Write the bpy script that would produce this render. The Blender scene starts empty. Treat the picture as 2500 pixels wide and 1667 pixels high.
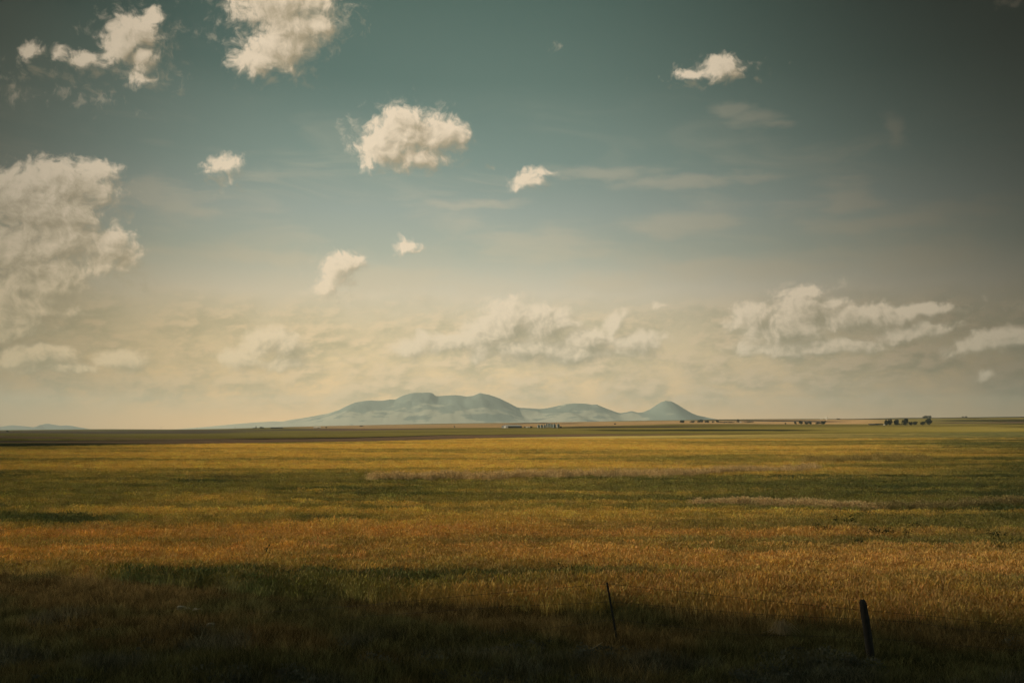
import bpy, bmesh, math, random
import numpy as np
from mathutils import Vector

# ---------------------------------------------------------------- scene, camera
sc = bpy.context.scene
COL = sc.collection
R = math.radians
F35, PXW, PXH = 2500*35.0/36.0, 2500.0, 1667.0      # focal length in units of the photograph's pixels
HORIZON = 1047.0                                     # eye level in the photograph
PITCH = math.atan((HORIZON-PXH/2)/F35)
HAZE = 4.3e-5                                        # air density per metre
CAM_Z = 4.3                                          # eye height above the verge
cam_data = bpy.data.cameras.new('camera')
cam = bpy.data.objects.new('camera', cam_data); COL.objects.link(cam)
cam_data.lens = 35.0; cam_data.sensor_width = 36.0
cam_data.clip_start = 0.1; cam_data.clip_end = 200000.0
cam.location = (0, 0, CAM_Z)
cam.rotation_euler = (math.pi/2 + PITCH, 0, 0)
sc.camera = cam
sc.view_settings.view_transform = 'Standard'
sc.view_settings.look = 'None'
sc.view_settings.exposure = 0.0
sc.view_settings.gamma = 1.0
sc.cycles.use_denoising = True
sc.cycles.max_bounces = 6
sc.cycles.diffuse_bounces = 2
sc.cycles.glossy_bounces = 2
sc.cycles.transmission_bounces = 3
sc.cycles.volume_bounces = 0
sc.cycles.transparent_max_bounces = 8
sc.cycles.use_adaptive_sampling = True
sc.cycles.adaptive_threshold = 0.02

def ray(px, py):
    """direction of the view through a point of the photograph"""
    x = (px-PXW/2)/F35; y = (PXH/2-py)/F35
    c, s = math.cos(PITCH), math.sin(PITCH)
    return Vector((x, c-s*y, s+c*y)).normalized()
def azel(px, py):
    d = ray(px, py)
    return math.atan2(d.x, d.y), math.asin(d.z)

SUN_AZ, SUN_EL = R(-78), R(25)       # to the left of the view, a little ahead
TO_SUN = Vector((math.sin(SUN_AZ)*math.cos(SUN_EL), math.cos(SUN_AZ)*math.cos(SUN_EL), math.sin(SUN_EL)))
sun_data = bpy.data.lights.new('sun', 'SUN')
sun = bpy.data.objects.new('sun', sun_data); COL.objects.link(sun)
sun_data.energy = 5.0; sun_data.angle = R(0.5); sun_data.color = (1.0, 0.83, 0.58)
sun.rotation_euler = TO_SUN.to_track_quat('Z', 'Y').to_euler()

def lin(r, g, b):
    f = lambda c: (c/255)/12.92 if c/255 <= 0.04045 else ((c/255+0.055)/1.055)**2.4
    return (f(r), f(g), f(b))

# ---------------------------------------------------------------- a small node language
class Sock:
    def __init__(s, nt, o): s.nt, s.o = nt, o
    def m(s, op, *a, clamp=False): return math_node(s.nt, op, s, *a, clamp=clamp)
    def __add__(s, b): return s.m('ADD', b)
    __radd__ = __add__
    def __mul__(s, b): return s.m('MULTIPLY', b)
    __rmul__ = __mul__
    def __sub__(s, b): return s.m('SUBTRACT', b)
    def __rsub__(s, a): return math_node(s.nt, 'SUBTRACT', a, s)
    def __truediv__(s, b): return s.m('DIVIDE', b)
def put(nt, sock, v):
    if isinstance(v, Sock): nt.links.new(v.o, sock)
    else:
        try: sock.default_value = v
        except Exception: sock.default_value = tuple(v)+(1.0,)
def node(nt, kind, ins=None, **props):
    n = nt.nodes.new(kind)
    for k, v in props.items(): setattr(n, k, v)
    for k, v in (ins or {}).items(): put(nt, n.inputs[k], v)
    return n
def math_node(nt, op, *a, clamp=False):
    n = nt.nodes.new('ShaderNodeMath'); n.operation = op; n.use_clamp = clamp
    for i, v in enumerate(a): put(nt, n.inputs[i], v)
    return Sock(nt, n.outputs[0])
def vmath(nt, op, *a):
    n = nt.nodes.new('ShaderNodeVectorMath'); n.operation = op
    for i, v in enumerate(a): put(nt, n.inputs[i], v)
    return Sock(nt, n.outputs['Value' if op in ('LENGTH', 'DOT_PRODUCT', 'DISTANCE') else 'Vector'])
def combine(nt, x, y, z=0.0):
    return Sock(nt, node(nt, 'ShaderNodeCombineXYZ', {0: x, 1: y, 2: z}).outputs[0])
def separate(nt, v):
    n = node(nt, 'ShaderNodeSeparateXYZ', {0: v}); return [Sock(nt, n.outputs[i]) for i in range(3)]
def smooth(nt, x, lo, hi, a=0.0, b=1.0):
    n = node(nt, 'ShaderNodeMapRange', {'Value': x, 'From Min': lo, 'From Max': hi, 'To Min': a, 'To Max': b}, interpolation_type='SMOOTHSTEP')
    return Sock(nt, n.outputs['Result'])
def linear(nt, x, lo, hi, a=0.0, b=1.0):
    n = node(nt, 'ShaderNodeMapRange', {'Value': x, 'From Min': lo, 'From Max': hi, 'To Min': a, 'To Max': b})
    return Sock(nt, n.outputs['Result'])
def noise(nt, v, scale, detail=4.0, rough=0.5, lac=2.0, color=False, dist=0.0):
    n = node(nt, 'ShaderNodeTexNoise', {'Vector': v, 'Scale': scale, 'Detail': detail, 'Roughness': rough, 'Lacunarity': lac, 'Distortion': dist})
    return Sock(nt, n.outputs['Color' if color else 'Fac'])
def mix(nt, f, a, b, mode='MIX'):
    n = nt.nodes.new('ShaderNodeMix'); n.data_type = 'RGBA'; n.blend_type = mode
    put(nt, n.inputs[0], f)
    for i, v in ((6, a), (7, b)): put(nt, n.inputs[i], v if isinstance(v, Sock) else tuple(v)[:3]+(1.0,))
    return Sock(nt, n.outputs[2])
def ramp(nt, x, stops, interp='LINEAR'):
    n = nt.nodes.new('ShaderNodeValToRGB'); put(nt, n.inputs[0], x)
    cr = n.color_ramp; cr.interpolation = interp
    while len(cr.elements) > 1: cr.elements.remove(cr.elements[-1])
    for i, (p, c) in enumerate(stops):
        e = cr.elements[0] if i == 0 else cr.elements.new(p)
        e.position = p; e.color = tuple(c)[:3]+(1.0,)
    return Sock(nt, n.outputs[0])

# ---------------------------------------------------------------- sky
# Every cloud of the sky is a union of ellipses in azimuth/elevation, torn by noise and lit from the sun's side.
US = F35/100.0                                      # one unit of sky = about 100 pixels of the photograph
CUMULUS = [  # x, y, rx, ry, thinness
 (372,42,34,30,0.1),(340,78,62,42,0),(298,112,56,50,0.05),(348,140,46,48,0.05),(352,190,48,28,0.1),(205,146,44,25,0.05),(150,138,30,20,0.1),
 (76,122,34,28,0.08),(690,10,150,66,0),(720,66,106,66,0),(684,116,90,58,0),(622,160,66,34,0.02),(775,65,58,44,0),(585,30,52,36,0.18),
 (705,165,44,28,0.1),(985,296,64,34,0),(1000,330,108,56,0),(1066,340,80,54,0),(938,365,74,44,0),(904,402,30,28,0.05),(1020,382,90,34,0),
 (1120,336,28,34,0),(548,404,44,24,0),(566,428,20,24,0.1),(510,420,24,14,0.15),(1290,440,36,22,0),(1322,420,34,13,0.05),(1272,455,24,18,0.1),
 (850,640,56,30,0),(822,662,44,36,0),(800,700,32,36,0.08),(866,690,24,20,0.15),(984,606,32,20,0),(1016,612,30,12,0.08),(1762,165,58,30,0),
 (1692,180,48,16,0.05),(1792,185,30,25,0.05),(1740,190,26,16,0.1),(246,418,44,32,0),(170,455,120,62,0),(20,490,110,74,0),(90,520,130,80,0),
 (168,530,88,66,0),(150,590,130,80,0),(30,620,110,80,0),(262,604,66,50,0),(312,632,40,42,0),(255,650,64,44,0.06),(140,680,110,56,0.08),
 (40,700,80,40,0.06),(20,745,76,44,0),(84,756,80,36,0.02),(172,752,56,26,0.1),(60,800,100,34,0.08),(90,868,92,36,0),(140,902,120,20,0.05),
 (292,880,72,34,0.08),(640,836,52,44,0),(694,846,58,44,0),(592,880,66,36,0.05),(724,818,28,18,0.1),(690,890,90,34,0.1),(1095,836,100,34,0.03),
 (1010,852,70,26,0.05),(1186,826,62,52,0),(1240,796,84,62,0),(1330,792,86,52,0),(1270,852,170,42,0),(1430,836,104,42,0),(1410,862,150,34,0),
 (1500,790,34,28,0),(1524,772,17,20,0),(1560,838,84,36,0.02),(1604,748,24,11,0.08),(1838,776,58,42,0),(1790,792,27,17,0),(1915,806,100,52,0),
 (1975,756,84,38,0),(1966,720,72,24,0.1),(2070,782,96,38,0),(2130,754,24,20,0),(2162,744,14,14,0),(2195,772,70,30,0.04),(2262,758,68,24,0.06),
 (1990,846,190,36,0.04),(2220,812,130,32,0.06),(2382,850,94,28,0.08),(2452,830,74,34,0.05),(1950,852,156,28,0.05),(2415,918,22,14,0.05),
 (110,706,120,50,0),(70,655,110,60,0),(40,775,100,40,.03),
]
SHREDS = [
 (385,198,25,15),(275,170,40,35),(240,178,45,26),(262,206,22,12),(52,152,20,14),(55,200,36,16),(215,72,30,14),(415,160,26,26),(430,215,24,16),
 (250,245,34,18),(835,38,24,14),(702,192,14,22),(548,8,34,26),(500,80,24,20),(868,345,24,20),(950,284,30,16),(1158,345,10,9),(548,458,32,9),
 (580,452,18,9),(500,480,10,12),(1200,404,22,9),(768,662,28,16),(1648,196,26,10),(1845,200,18,9),(1365,120,28,12),(2470,6,40,14),(640,756,32,14),
 (700,784,28,12),(320,190,110,34),(330,60,100,60),(420,120,40,90),(560,60,60,70),(690,180,110,36),(860,60,40,40),(860,330,50,50),(1010,400,130,34),
 (1000,270,110,30),(540,440,60,50),(1300,440,60,30),(1740,175,130,34),(1700,205,80,14),(800,690,70,60),(280,520,60,90),(320,700,60,60),
 (1240,740,140,30),(1960,700,120,26),(2350,760,120,30),(120,180,90,30),(40,210,60,40),(210,240,110,30),
]
SOFT = [(372,470,70,32),(420,500,60,22),(330,460,50,20),(470,520,90,14),(2230,612,190,36),(2300,625,120,30),(1700,545,170,22),(1620,560,90,18),(1850,290,80,13),(1790,268,60,12),(1900,304,70,8),
        (1850,660,240,20),(1700,650,150,16),(2060,480,110,30),(2200,535,260,20),(1500,420,160,14),(1720,440,260,12),(1150,500,160,9),(1330,600,220,36),(1000,690,260,34),(1500,690,160,22),(640,620,260,20),(2180,318,34,24)]

world = bpy.data.worlds.new('World'); sc.world = world
world.use_nodes = True
world.cycles.sampling_method = 'MANUAL'; world.cycles.sample_map_resolution = 512
wt = world.node_tree; wt.nodes.clear()

def sky_points(lst):
    out = []
    for e in lst:
        a, b = azel(e[0], e[1]); out.append((a*US, b*US, e[2]/100.0, e[3]/100.0) + tuple(e[4:]))
    return out

cg = bpy.data.node_groups.new('cloud density', 'ShaderNodeTree')
cg.interface.new_socket('P', in_out='INPUT', socket_type='NodeSocketVector')
cg.interface.new_socket('Body', in_out='OUTPUT', socket_type='NodeSocketFloat')
cg.interface.new_socket('Torn', in_out='OUTPUT', socket_type='NodeSocketVector')
cg.interface.new_socket('Bent', in_out='OUTPUT', socket_type='NodeSocketVector')
gi = cg.nodes.new('NodeGroupInput'); go = cg.nodes.new('NodeGroupOutput')
P = Sock(cg, gi.outputs[0])
w1 = vmath(cg, 'SUBTRACT', noise(cg, P, 1.3, 2.0, color=True), (.5, .5, .5))
P1 = vmath(cg, 'MULTIPLY_ADD', w1, (.62, .46, 0), P)
w2 = vmath(cg, 'SUBTRACT', noise(cg, P1, 4.5, 3.0, 0.6, color=True), (.5, .5, .5))
P2 = vmath(cg, 'MULTIPLY_ADD', w2, (.15, .13, 0), P1)
acc = None
for (x, y, rx, ry, th) in sky_points(CUMULUS):
    q = vmath(cg, 'MULTIPLY_ADD', P2, (1/rx, 1/ry, 0), (-x/rx, -y/ry, 0))
    L = vmath(cg, 'LENGTH', q)
    sz = min(1.0, max(.42, (math.sqrt(rx*ry)/.60)**.7))          # small clouds are thin ones
    L = math_node(cg, 'MULTIPLY_ADD', L, sz, 1-sz+th*1.9)
    acc = L if acc is None else math_node(cg, 'SMOOTH_MIN', acc, L, .34)
F = math_node(cg, 'SUBTRACT', 1.04, acc)
def billow(nt, p, scale=2.1):
    """rounded lobes upon lobes, as on the top of a cumulus"""
    n = node(nt, 'ShaderNodeTexVoronoi', {'Vector': p, 'Scale': scale, 'Detail': 3.4, 'Roughness': 0.56, 'Lacunarity': 2.3, 'Smoothness': .45}, feature='SMOOTH_F1', normalize=True, voronoi_dimensions='2D')
    return math_node(nt, 'SUBTRACT', 1.0, Sock(nt, n.outputs['Distance']))
Fm = F.m('MAXIMUM', -0.9)
put(cg, go.inputs[0], Fm)
put(cg, go.inputs[1], P2)
cg.links.new(P1.o, go.inputs[2])

D = Sock(wt, node(wt, 'ShaderNodeTexCoord').outputs['Generated'])
dx, dy, dz = separate(wt, D)
az = dx.m('ARCTAN2', dy); el = dz.m('MINIMUM', 1.0).m('MAXIMUM', -1.0).m('ARCSINE')
P = combine(wt, az*US, el*US)
def cloud_shape(p):
    n = node(wt, 'ShaderNodeGroup', node_tree=cg); put(wt, n.inputs[0], p); return [Sock(wt, n.outputs[i]) for i in range(3)]
F0, T0, B0 = cloud_shape(P)
F1, _, _ = cloud_shape(vmath(wt, 'ADD', P, (-.23, .20, 0)))
bil0 = billow(wt, B0); bil1 = billow(wt, vmath(wt, 'ADD', B0, (-.10, .085, 0)))
fib = noise(wt, B0, 5.0, 6.0, .62)
big = noise(wt, P, 1.2, 2.0) - .5
calm = smooth(wt, el*US, 1.0, 4.5, .62, 1.0)                    # distant clouds near the horizon show less tearing
R0 = F0 + ((bil0 - .60)*.80 + (fib - .5)*1.0 + big*.40)*calm
shade = smooth(wt, (F0 - F1)*1.25*smooth(wt, F0, .35, .95, 1.0, .45) + (bil0 - bil1)*1.25 + (fib - .5)*.38 - smooth(wt, F0, .2, .8)*.16 + .10, -.52, .58)
alpha = smooth(wt, R0, -.06, linear(wt, shade, 0, 1, .85, .42))
wsp = None
for (x, y, rx, ry) in sky_points(SHREDS):
    q = vmath(wt, 'MULTIPLY_ADD', T0, (1/rx, 1/ry, 0), (-x/rx, -y/ry, 0))
    L = vmath(wt, 'LENGTH', q)
    wsp = L if wsp is None else math_node(wt, 'SMOOTH_MIN', wsp, L, .3)
tear = noise(wt, vmath(wt, 'MULTIPLY', T0, (1.0, .85, 0)), 4.2, 6.0, .62, dist=.2)
W0 = (1.0 - wsp).m('MAXIMUM', -1.5)*.55 + (tear - .5)*3.4
alpha = alpha.m('MAXIMUM', smooth(wt, W0, .10, 1.10)*.42)                    # torn shreds round the clouds
elp = el*US                                          # elevation in units of 100 pixels
low = smooth(wt, elp, 1.2, 4.5)                      # 0 near the horizon, 1 high up

def Y(py): return azel(1250, py)[1]*US
# clear air: the physical sky graded to the photograph's teal, with a cream haze towards the horizon
nish = node(wt, 'ShaderNodeTexSky', sky_type='NISHITA', sun_disc=False, sun_elevation=SUN_EL, sun_rotation=SUN_AZ, dust_density=3.0, air_density=1.0, ozone_density=1.0)
E0, E1 = -0.3, 12.0
def pos(py): return (Y(py)-E0)/(E1-E0)
air = ramp(wt, linear(wt, elp, E0, E1), [
    (0.0, (1.16,.715,.33)), (pos(1030), (1.14,.715,.33)), (pos(960), (1.06,.73,.38)), (pos(880), (.89,.68,.39)), (pos(800), (.74,.61,.39)), (pos(720), (.69,.61,.45)),
    (pos(620), lin(176,181,163)), (pos(520), lin(157,168,157)), (pos(400), lin(130,149,139)), (pos(200), lin(98,121,112)), (pos(0), lin(79,103,95)), (1.0, lin(66,90,86))])
wp = combine(wt, az*US*0.30 + elp*0.22, elp*1.15)
cir = noise(wt, wp, 1.0, 5.0, 0.55, dist=0.9)
cirm = smooth(wt, cir, .46, .78) * smooth(wt, elp, 2.4, 4.2) * smooth(wt, elp, 8.6, 5.2)
ws = vmath(wt, 'SUBTRACT', noise(wt, P, 1.0, 3.0, color=True), (.5, .5, .5))
Ps = vmath(wt, 'MULTIPLY_ADD', ws, (1.1, .50, 0), P)
soft = None
for (x, y, rx, ry) in sky_points(SOFT):
    ry = ry*1.6
    q = vmath(wt, 'MULTIPLY_ADD', Ps, (1/rx, 1/ry, 0), (-x/rx, -y/ry, 0))
    L = vmath(wt, 'LENGTH', q)
    soft = L if soft is None else math_node(wt, 'SMOOTH_MIN', soft, L, .3)
softm = smooth(wt, soft + (noise(wt, wp, 2.0, 5.0, .6)-.5)*2.4, 1.2, .1)
veil = (cirm*.42).m('MAXIMUM', softm*.42)
veilc = ramp(wt, linear(wt, elp, E0, E1), [(0, lin(214,194,156)), (pos(700), lin(212,196,164)), (pos(450), lin(205,192,166)), (pos(150), lin(175,172,150)), (1, lin(150,150,140))])
base = mix(wt, veil, air, veilc)
# the low bank: many small ragged clouds melting into the haze
bp = combine(wt, az*US*0.70 - elp*.25, elp*1.45)
bq = vmath(wt, 'ADD', bp, (-.14, .20, 0))
b0 = noise(wt, bp, 1.1, 6.0, 0.60)*.72 + billow(wt, bp)*.28
b1 = noise(wt, bq, 1.1, 6.0, 0.60)*.72 + billow(wt, bq)*.28
bankm = smooth(wt, b0, .42, .62) * smooth(wt, elp, .15, .8) * smooth(wt, elp, 3.6, 2.0)
bsh = smooth(wt, b0 - b1, -.09, .10)
base = mix(wt, bankm*.75, base, mix(wt, bsh, lin(180,171,136), lin(238,212,172)))
lit = mix(wt, low, lin(240,220,186), lin(242,222,192))
dark = mix(wt, low, lin(160,152,124), lin(171,156,127))
cc = mix(wt, shade, dark, lit)
cc = vmath(wt, 'SCALE', cc); CS = cc
sky = mix(wt, alpha * linear(wt, low, 0, 1, .88, .97), base, cc)
# lens vignette painted into the sky: bright mid-view, darker towards the sides
az0 = azel(1010, 800)[0]*US
side = linear(wt, elp, 0.5, 9.5, 8.8, 7.6)           # the bright middle is wider near the horizon
da = az*US - az0
ra = da / smooth(wt, da, -.5, .5, side, linear(wt, elp, 1.0, 9.5, 12.5, 9.0))
V = ((ra*ra).m('POWER', 1.25)*-1.0).m('EXPONENT')
V = V.m('MAXIMUM', .02)
around = smooth(wt, elp, 10.9, 17.0).m('MAXIMUM', smooth(wt, (az*US).m('ABSOLUTE'), 13.6, 20.0))   # unseen sky overhead and behind, brightened to fill the shadows
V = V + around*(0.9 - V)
warm = mix(wt, smooth(wt, az*US, 1.0, -12.0)*smooth(wt, elp, 5.5, .5), (1, 1, 1), (1.04, .93, .73))
sky = mix(wt, 1.0, sky, warm, 'MULTIPLY')
wt.links.new(V.m('POWER', -.55).m('MINIMUM', 2.4).o, CS.o.node.inputs['Scale'])      # clouds are darkened less by the vignette
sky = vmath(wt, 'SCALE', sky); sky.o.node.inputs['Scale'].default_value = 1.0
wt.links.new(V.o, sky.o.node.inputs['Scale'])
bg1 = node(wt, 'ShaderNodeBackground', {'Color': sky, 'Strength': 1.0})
bg2 = node(wt, 'ShaderNodeBackground', {'Color': mix(wt, 1.0, Sock(wt, nish.outputs[0]), (1.0, .78, .42), 'MULTIPLY'), 'Strength': 0.05})
mx = node(wt, 'ShaderNodeMixShader', {0: .04}); wt.links.new(bg1.outputs[0], mx.inputs[1]); wt.links.new(bg2.outputs[0], mx.inputs[2])
wt.links.new(mx.outputs[0], node(wt, 'ShaderNodeOutputWorld').inputs['Surface'])

# ---------------------------------------------------------------- helpers for geometry
rng = np.random.default_rng(7)
random.seed(7)
C_, S_ = math.cos(PITCH), math.sin(PITCH)
def slopes(px, py):
    """X/Y and (Z-eye)/Y of the view through a point of the photograph (arrays)"""
    x = (np.asarray(px, float)-PXW/2)/F35; y = (PXH/2-np.asarray(py, float))/F35
    dy = C_-S_*y
    return x/dy, (S_+C_*y)/dy
def project(X, Y, Z):
    zr = Z-CAM_Z; fw = C_*Y+S_*zr; up = -S_*Y+C_*zr
    return PXW/2+F35*X/fw, PXH/2-F35*up/fw

def hash2(i, j, seed):
    n = (i.astype(np.int64)*374761393 + j.astype(np.int64)*668265263 + seed*1442695041) & 0x7fffffff
    n = ((n ^ (n >> 13))*1274126177) & 0x7fffffff
    n = (n ^ (n >> 16)) & 0x7fffffff
    return (n % 100003)/100003.0
def vnoise(x, y, seed=0):
    i = np.floor(x); j = np.floor(y); fx = x-i; fy = y-j
    fx = fx*fx*fx*(fx*(fx*6-15)+10); fy = fy*fy*fy*(fy*(fy*6-15)+10)
    a = hash2(i, j, seed); b = hash2(i+1, j, seed); c = hash2(i, j+1, seed); d = hash2(i+1, j+1, seed)
    return (a*(1-fx)+b*fx)*(1-fy)+(c*(1-fx)+d*fx)*fy
def fbm(x, y, oct=4, seed=0, gain=.5):
    s = 0; a = 1; t = 0
    for k in range(oct):
        s = s+a*vnoise(x*2**k+17.3*k, y*2**k+9.1*k, seed+k); t += a; a *= gain
    return s/t
def sstep(x, a, b):
    t = np.clip((x-a)/(b-a), 0, 1); return t*t*(3-2*t)
def grid_interp(x, y, xs, ys, T):
    """bilinear look-up in a small table T[len(ys)][len(xs)]"""
    T = np.asarray(T, float); xs = np.asarray(xs, float); ys = np.asarray(ys, float)
    x = np.clip(x, xs[0], xs[-1]); y = np.clip(y, ys[0], ys[-1])
    i = np.clip(np.searchsorted(xs, x, 'right')-1, 0, len(xs)-2); j = np.clip(np.searchsorted(ys, y, 'right')-1, 0, len(ys)-2)
    fx = (x-xs[i])/(xs[i+1]-xs[i]); fy = (y-ys[j])/(ys[j+1]-ys[j])
    fx = fx*fx*(3-2*fx)*.5+fx*.5; fy = fy*fy*(3-2*fy)*.5+fy*.5
    return (T[j, i]*(1-fx)+T[j, i+1]*fx)*(1-fy)+(T[j+1, i]*(1-fx)+T[j+1, i+1]*fx)*fy

def mesh_obj(name, verts, faces, mat=None, parent=None, smooth_=False):
    me = bpy.data.meshes.new(name); me.from_pydata([tuple(v) for v in verts], [], [tuple(f) for f in faces]); me.update()
    if mat: me.materials.append(mat)
    if smooth_: me.polygons.foreach_set('use_smooth', [True]*len(me.polygons))
    o = bpy.data.objects.new(name, me); COL.objects.link(o)
    if parent: o.parent = parent
    return o
def bm_obj(name, bm, mat=None, parent=None, smooth_=False):
    me = bpy.data.meshes.new(name); bm.normal_update(); bm.to_mesh(me); bm.free()
    if mat: me.materials.append(mat)
    if smooth_: me.polygons.foreach_set('use_smooth', [True]*len(me.polygons))
    o = bpy.data.objects.new(name, me); COL.objects.link(o)
    if parent: o.parent = parent
    return o
def tag(o, label=None, cat=None, group=None, kind=None):
    if label: o['label'] = label
    if cat: o['category'] = cat
    if group: o['group'] = group
    if kind: o['kind'] = kind
    return o
def thing(name, loc, rz, label, cat, group=None):
    o = bpy.data.objects.new(name, None); COL.objects.link(o)
    o.empty_display_size = .3; o.location = loc; o.rotation_euler = (0, 0, rz)
    return tag(o, label, cat, group)
def add_tube(bm, pts, rad, n=8, cap=True):
    """tapered tube through points"""
    pts = [Vector(p) for p in pts]; rings = []
    if not hasattr(rad, '__len__'): rad = [rad]*len(pts)
    for k, p in enumerate(pts):
        t = (pts[min(k+1, len(pts)-1)]-pts[max(k-1, 0)]).normalized()
        a = t.cross(Vector((0, 0, 1)));
        if a.length < .1: a = t.cross(Vector((0, 1, 0)))
        a.normalize(); b = t.cross(a).normalized()
        rings.append([bm.verts.new(p+(a*math.cos(2*math.pi*i/n)+b*math.sin(2*math.pi*i/n))*rad[k]) for i in range(n)])
    for r0, r1 in zip(rings, rings[1:]):
        for i in range(n): bm.faces.new((r0[i], r0[(i+1) % n], r1[(i+1) % n], r1[i]))
    if cap and n > 2:
        bm.faces.new(rings[0]); bm.faces.new(rings[-1][::-1])
def add_box(bm, x0, x1, y0, y1, z0, z1):
    v = [bm.verts.new(p) for p in ((x0,y0,z0),(x1,y0,z0),(x1,y1,z0),(x0,y1,z0),(x0,y0,z1),(x1,y0,z1),(x1,y1,z1),(x0,y1,z1))]
    for f in ((3,2,1,0),(4,5,6,7),(0,1,5,4),(1,2,6,5),(2,3,7,6),(3,0,4,7)): bm.faces.new([v[i] for i in f])

# ---------------------------------------------------------------- materials
def new_mat(name):
    m = bpy.data.materials.new(name); m.use_nodes = True; m.node_tree.nodes.clear(); return m, m.node_tree
def surface(nt, sh): nt.links.new(sh.outputs[0], node(nt, 'ShaderNodeOutputMaterial').inputs['Surface'])
def plain(name, c, c2=None, scale=2.0, rough=.8, metal=0.0, bump=0.0):
    m, nt = new_mat(name)
    p = Sock(nt, node(nt, 'ShaderNodeTexCoord').outputs['Object'])
    col = mix(nt, smooth(nt, noise(nt, p, scale, 5.0, .6), .35, .65), c, c2 or tuple(x*.75 for x in c))
    b = node(nt, 'ShaderNodeBsdfPrincipled', {'Base Color': col, 'Roughness': rough, 'Metallic': metal})
    if bump:
        bp_ = node(nt, 'ShaderNodeBump', {'Height': noise(nt, p, scale*3, 5.0, .6), 'Strength': bump, 'Distance': .02})
        nt.links.new(bp_.outputs[0], b.inputs['Normal'])
    surface(nt, b); return m
def leafy(name, attr_type, through=.45):
    """grass and crop blades: colour carried by each plant, light passing through the blade"""
    m, nt = new_mat(name)
    a = node(nt, 'ShaderNodeAttribute', attribute_name='col', attribute_type=attr_type)
    c = Sock(nt, a.outputs['Color'])
    d = node(nt, 'ShaderNodeBsdfDiffuse', {'Color': c}); t = node(nt, 'ShaderNodeBsdfTranslucent', {'Color': c})
    x = node(nt, 'ShaderNodeMixShader', {0: through}); nt.links.new(d.outputs[0], x.inputs[1]); nt.links.new(t.outputs[0], x.inputs[2])
    surface(nt, x); return m

# ---------------------------------------------------------------- terrain
SKYX = [-300,0,250,400,560,750,830,1000,1250,1500,1660,1750,2000,2100,2200,2300,2500,2800]
SKYY = [1049.5,1049.5,1047.2,1047.8,1046,1041,1038.5,1035,1032,1028,1025.5,1023.5,1022.5,1022,1020,1019.3,1017,1015]
TX = [-300, 0, 400, 800, 1250, 1650, 2000, 2250, 2500, 2800]
TD = [430, 650, 1000, 1600, 2200, 3200, 4500]
TY = [[1071.3]*10,
      [1066,1066,1066,1066,1065.5,1065,1064,1063,1062,1062],
      [1062,1062,1062,1061,1058,1055,1053,1052,1051,1050],
      [1056.5,1056.5,1055,1050,1044.2,1041,1040.5,1040,1039,1039],
      [1053.2,1053.2,1050.8,1045,1038.2,1034,1036,1037,1035,1034],
      [1051,1051,1049.2,1042,1034.8,1029.3,1028.5,1027.5,1026,1025]]
TY.append(list(np.interp(TX, SKYX, SKYY)))
LTD = np.log(np.array(TD, float))
def terrain_y(px, d):
    px = np.clip(px, -300, 2800)
    y = grid_interp(px, np.log(np.clip(d, 430, 4500)), TX, LTD, TY)
    y = np.where(d >= 3200, y + (np.interp(px, SKYX, SKYY)-np.interp(px, TX, TY[-1]))*sstep(np.log(np.maximum(d, 1)), LTD[-2], LTD[-1]), y)
    return y
def terrain_z(X, Y):
    r = np.maximum(np.hypot(X, Y), .01)
    th = np.clip(np.arctan2(X, Y), -.58, .58)
    px = np.clip(PXW/2+F35*np.tan(th)/C_, -300, 2800)
    far = terrain_y(px, r)
    far = np.where(r > 4500, far+2.5*np.clip((r-4500)/3000, 0, 1), far)
    _, sz = slopes(px, far)
    zf = CAM_Z+sz*r*np.cos(th)
    near = .10*np.sin(X*.11+1.0)*np.sin(Y*.07)+.05*np.sin(X*.31+Y*.23)
    near = near*sstep(r, 12, 40)*(1-sstep(r, 300, 430))
    bank = 2.6*(1-sstep(r, 3.5, 12.5))               # the road embankment under the viewer
    return np.where(r < 430, near+bank, zf)
def ground_at(px, py, lo=14.0, hi=4400.0):
    """where the view through (px, py) meets the ground"""
    sx, sz = slopes(px, py)
    prev = lo
    for d in np.geomspace(lo, hi, 1600):
        z = float(terrain_z(np.array([sx*d]), np.array([d]))[0])
        if CAM_Z+sz*d <= z: break
        prev = d
    return Vector((float(sx*d), float(d), z))

# where the crop ends and the verge begins
VX = [-400,0,200,400,600,800,1000,1150,1300,1450,1600,1900,2100,2300,2500,2900]
VY = [1395,1412,1425,1440,1461,1468,1489,1496,1510,1512,1506,1534,1540,1545,1553,1565]
def verge_py(px): return np.interp(px, VX, VY)

# crop colours (the field's own pigment, by place)
GX = [0, 600, 1250, 1900, 2500]
GY = [1071,1088,1110,1135,1165,1200,1225,1250,1280,1300,1330,1370,1395,1420,1450,1500]
GT = [[.30,.15,.02,.45,1.0],[.75,.35,.05,.35,.95],[.35,.15,.05,.25,.6],[.4,.2,.1,.35,.7],[.65,.45,.3,.5,.85],[.65,.6,.45,.8,.9],[.55,.5,.70,.8,.95],[.6,.65,.5,.7,.9],
      [.9,.8,.22,.4,.7],[.5,.35,.12,.25,.65],[.15,.08,.03,.25,.55],[.08,.08,.08,.18,.35],[.25,.3,.15,.12,.28],[.85,.85,.5,.12,.25],[1,.95,.8,.3,.45],[1,1,.9,.5,.5]]
def A(r, g, b): return np.array(lin(r, g, b))
GOLD, ORANGE, GREEN, DGREEN, OLIVE = np.array((.58,.415,.135)), np.array((.49,.32,.115)), np.array((.26,.235,.085)), np.array((.115,.13,.058)), np.array((.30,.24,.065))
TAN, PLOW, PLOWD, STRAW, DARK = np.array((.56,.35,.17)), np.array((.25,.16,.10)), np.array((.075,.055,.038)), np.array((.66,.52,.22)), np.array((.035,.036,.020))
def mixc(a, b, t): return a*(1-t[..., None])+b*t[..., None]
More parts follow.
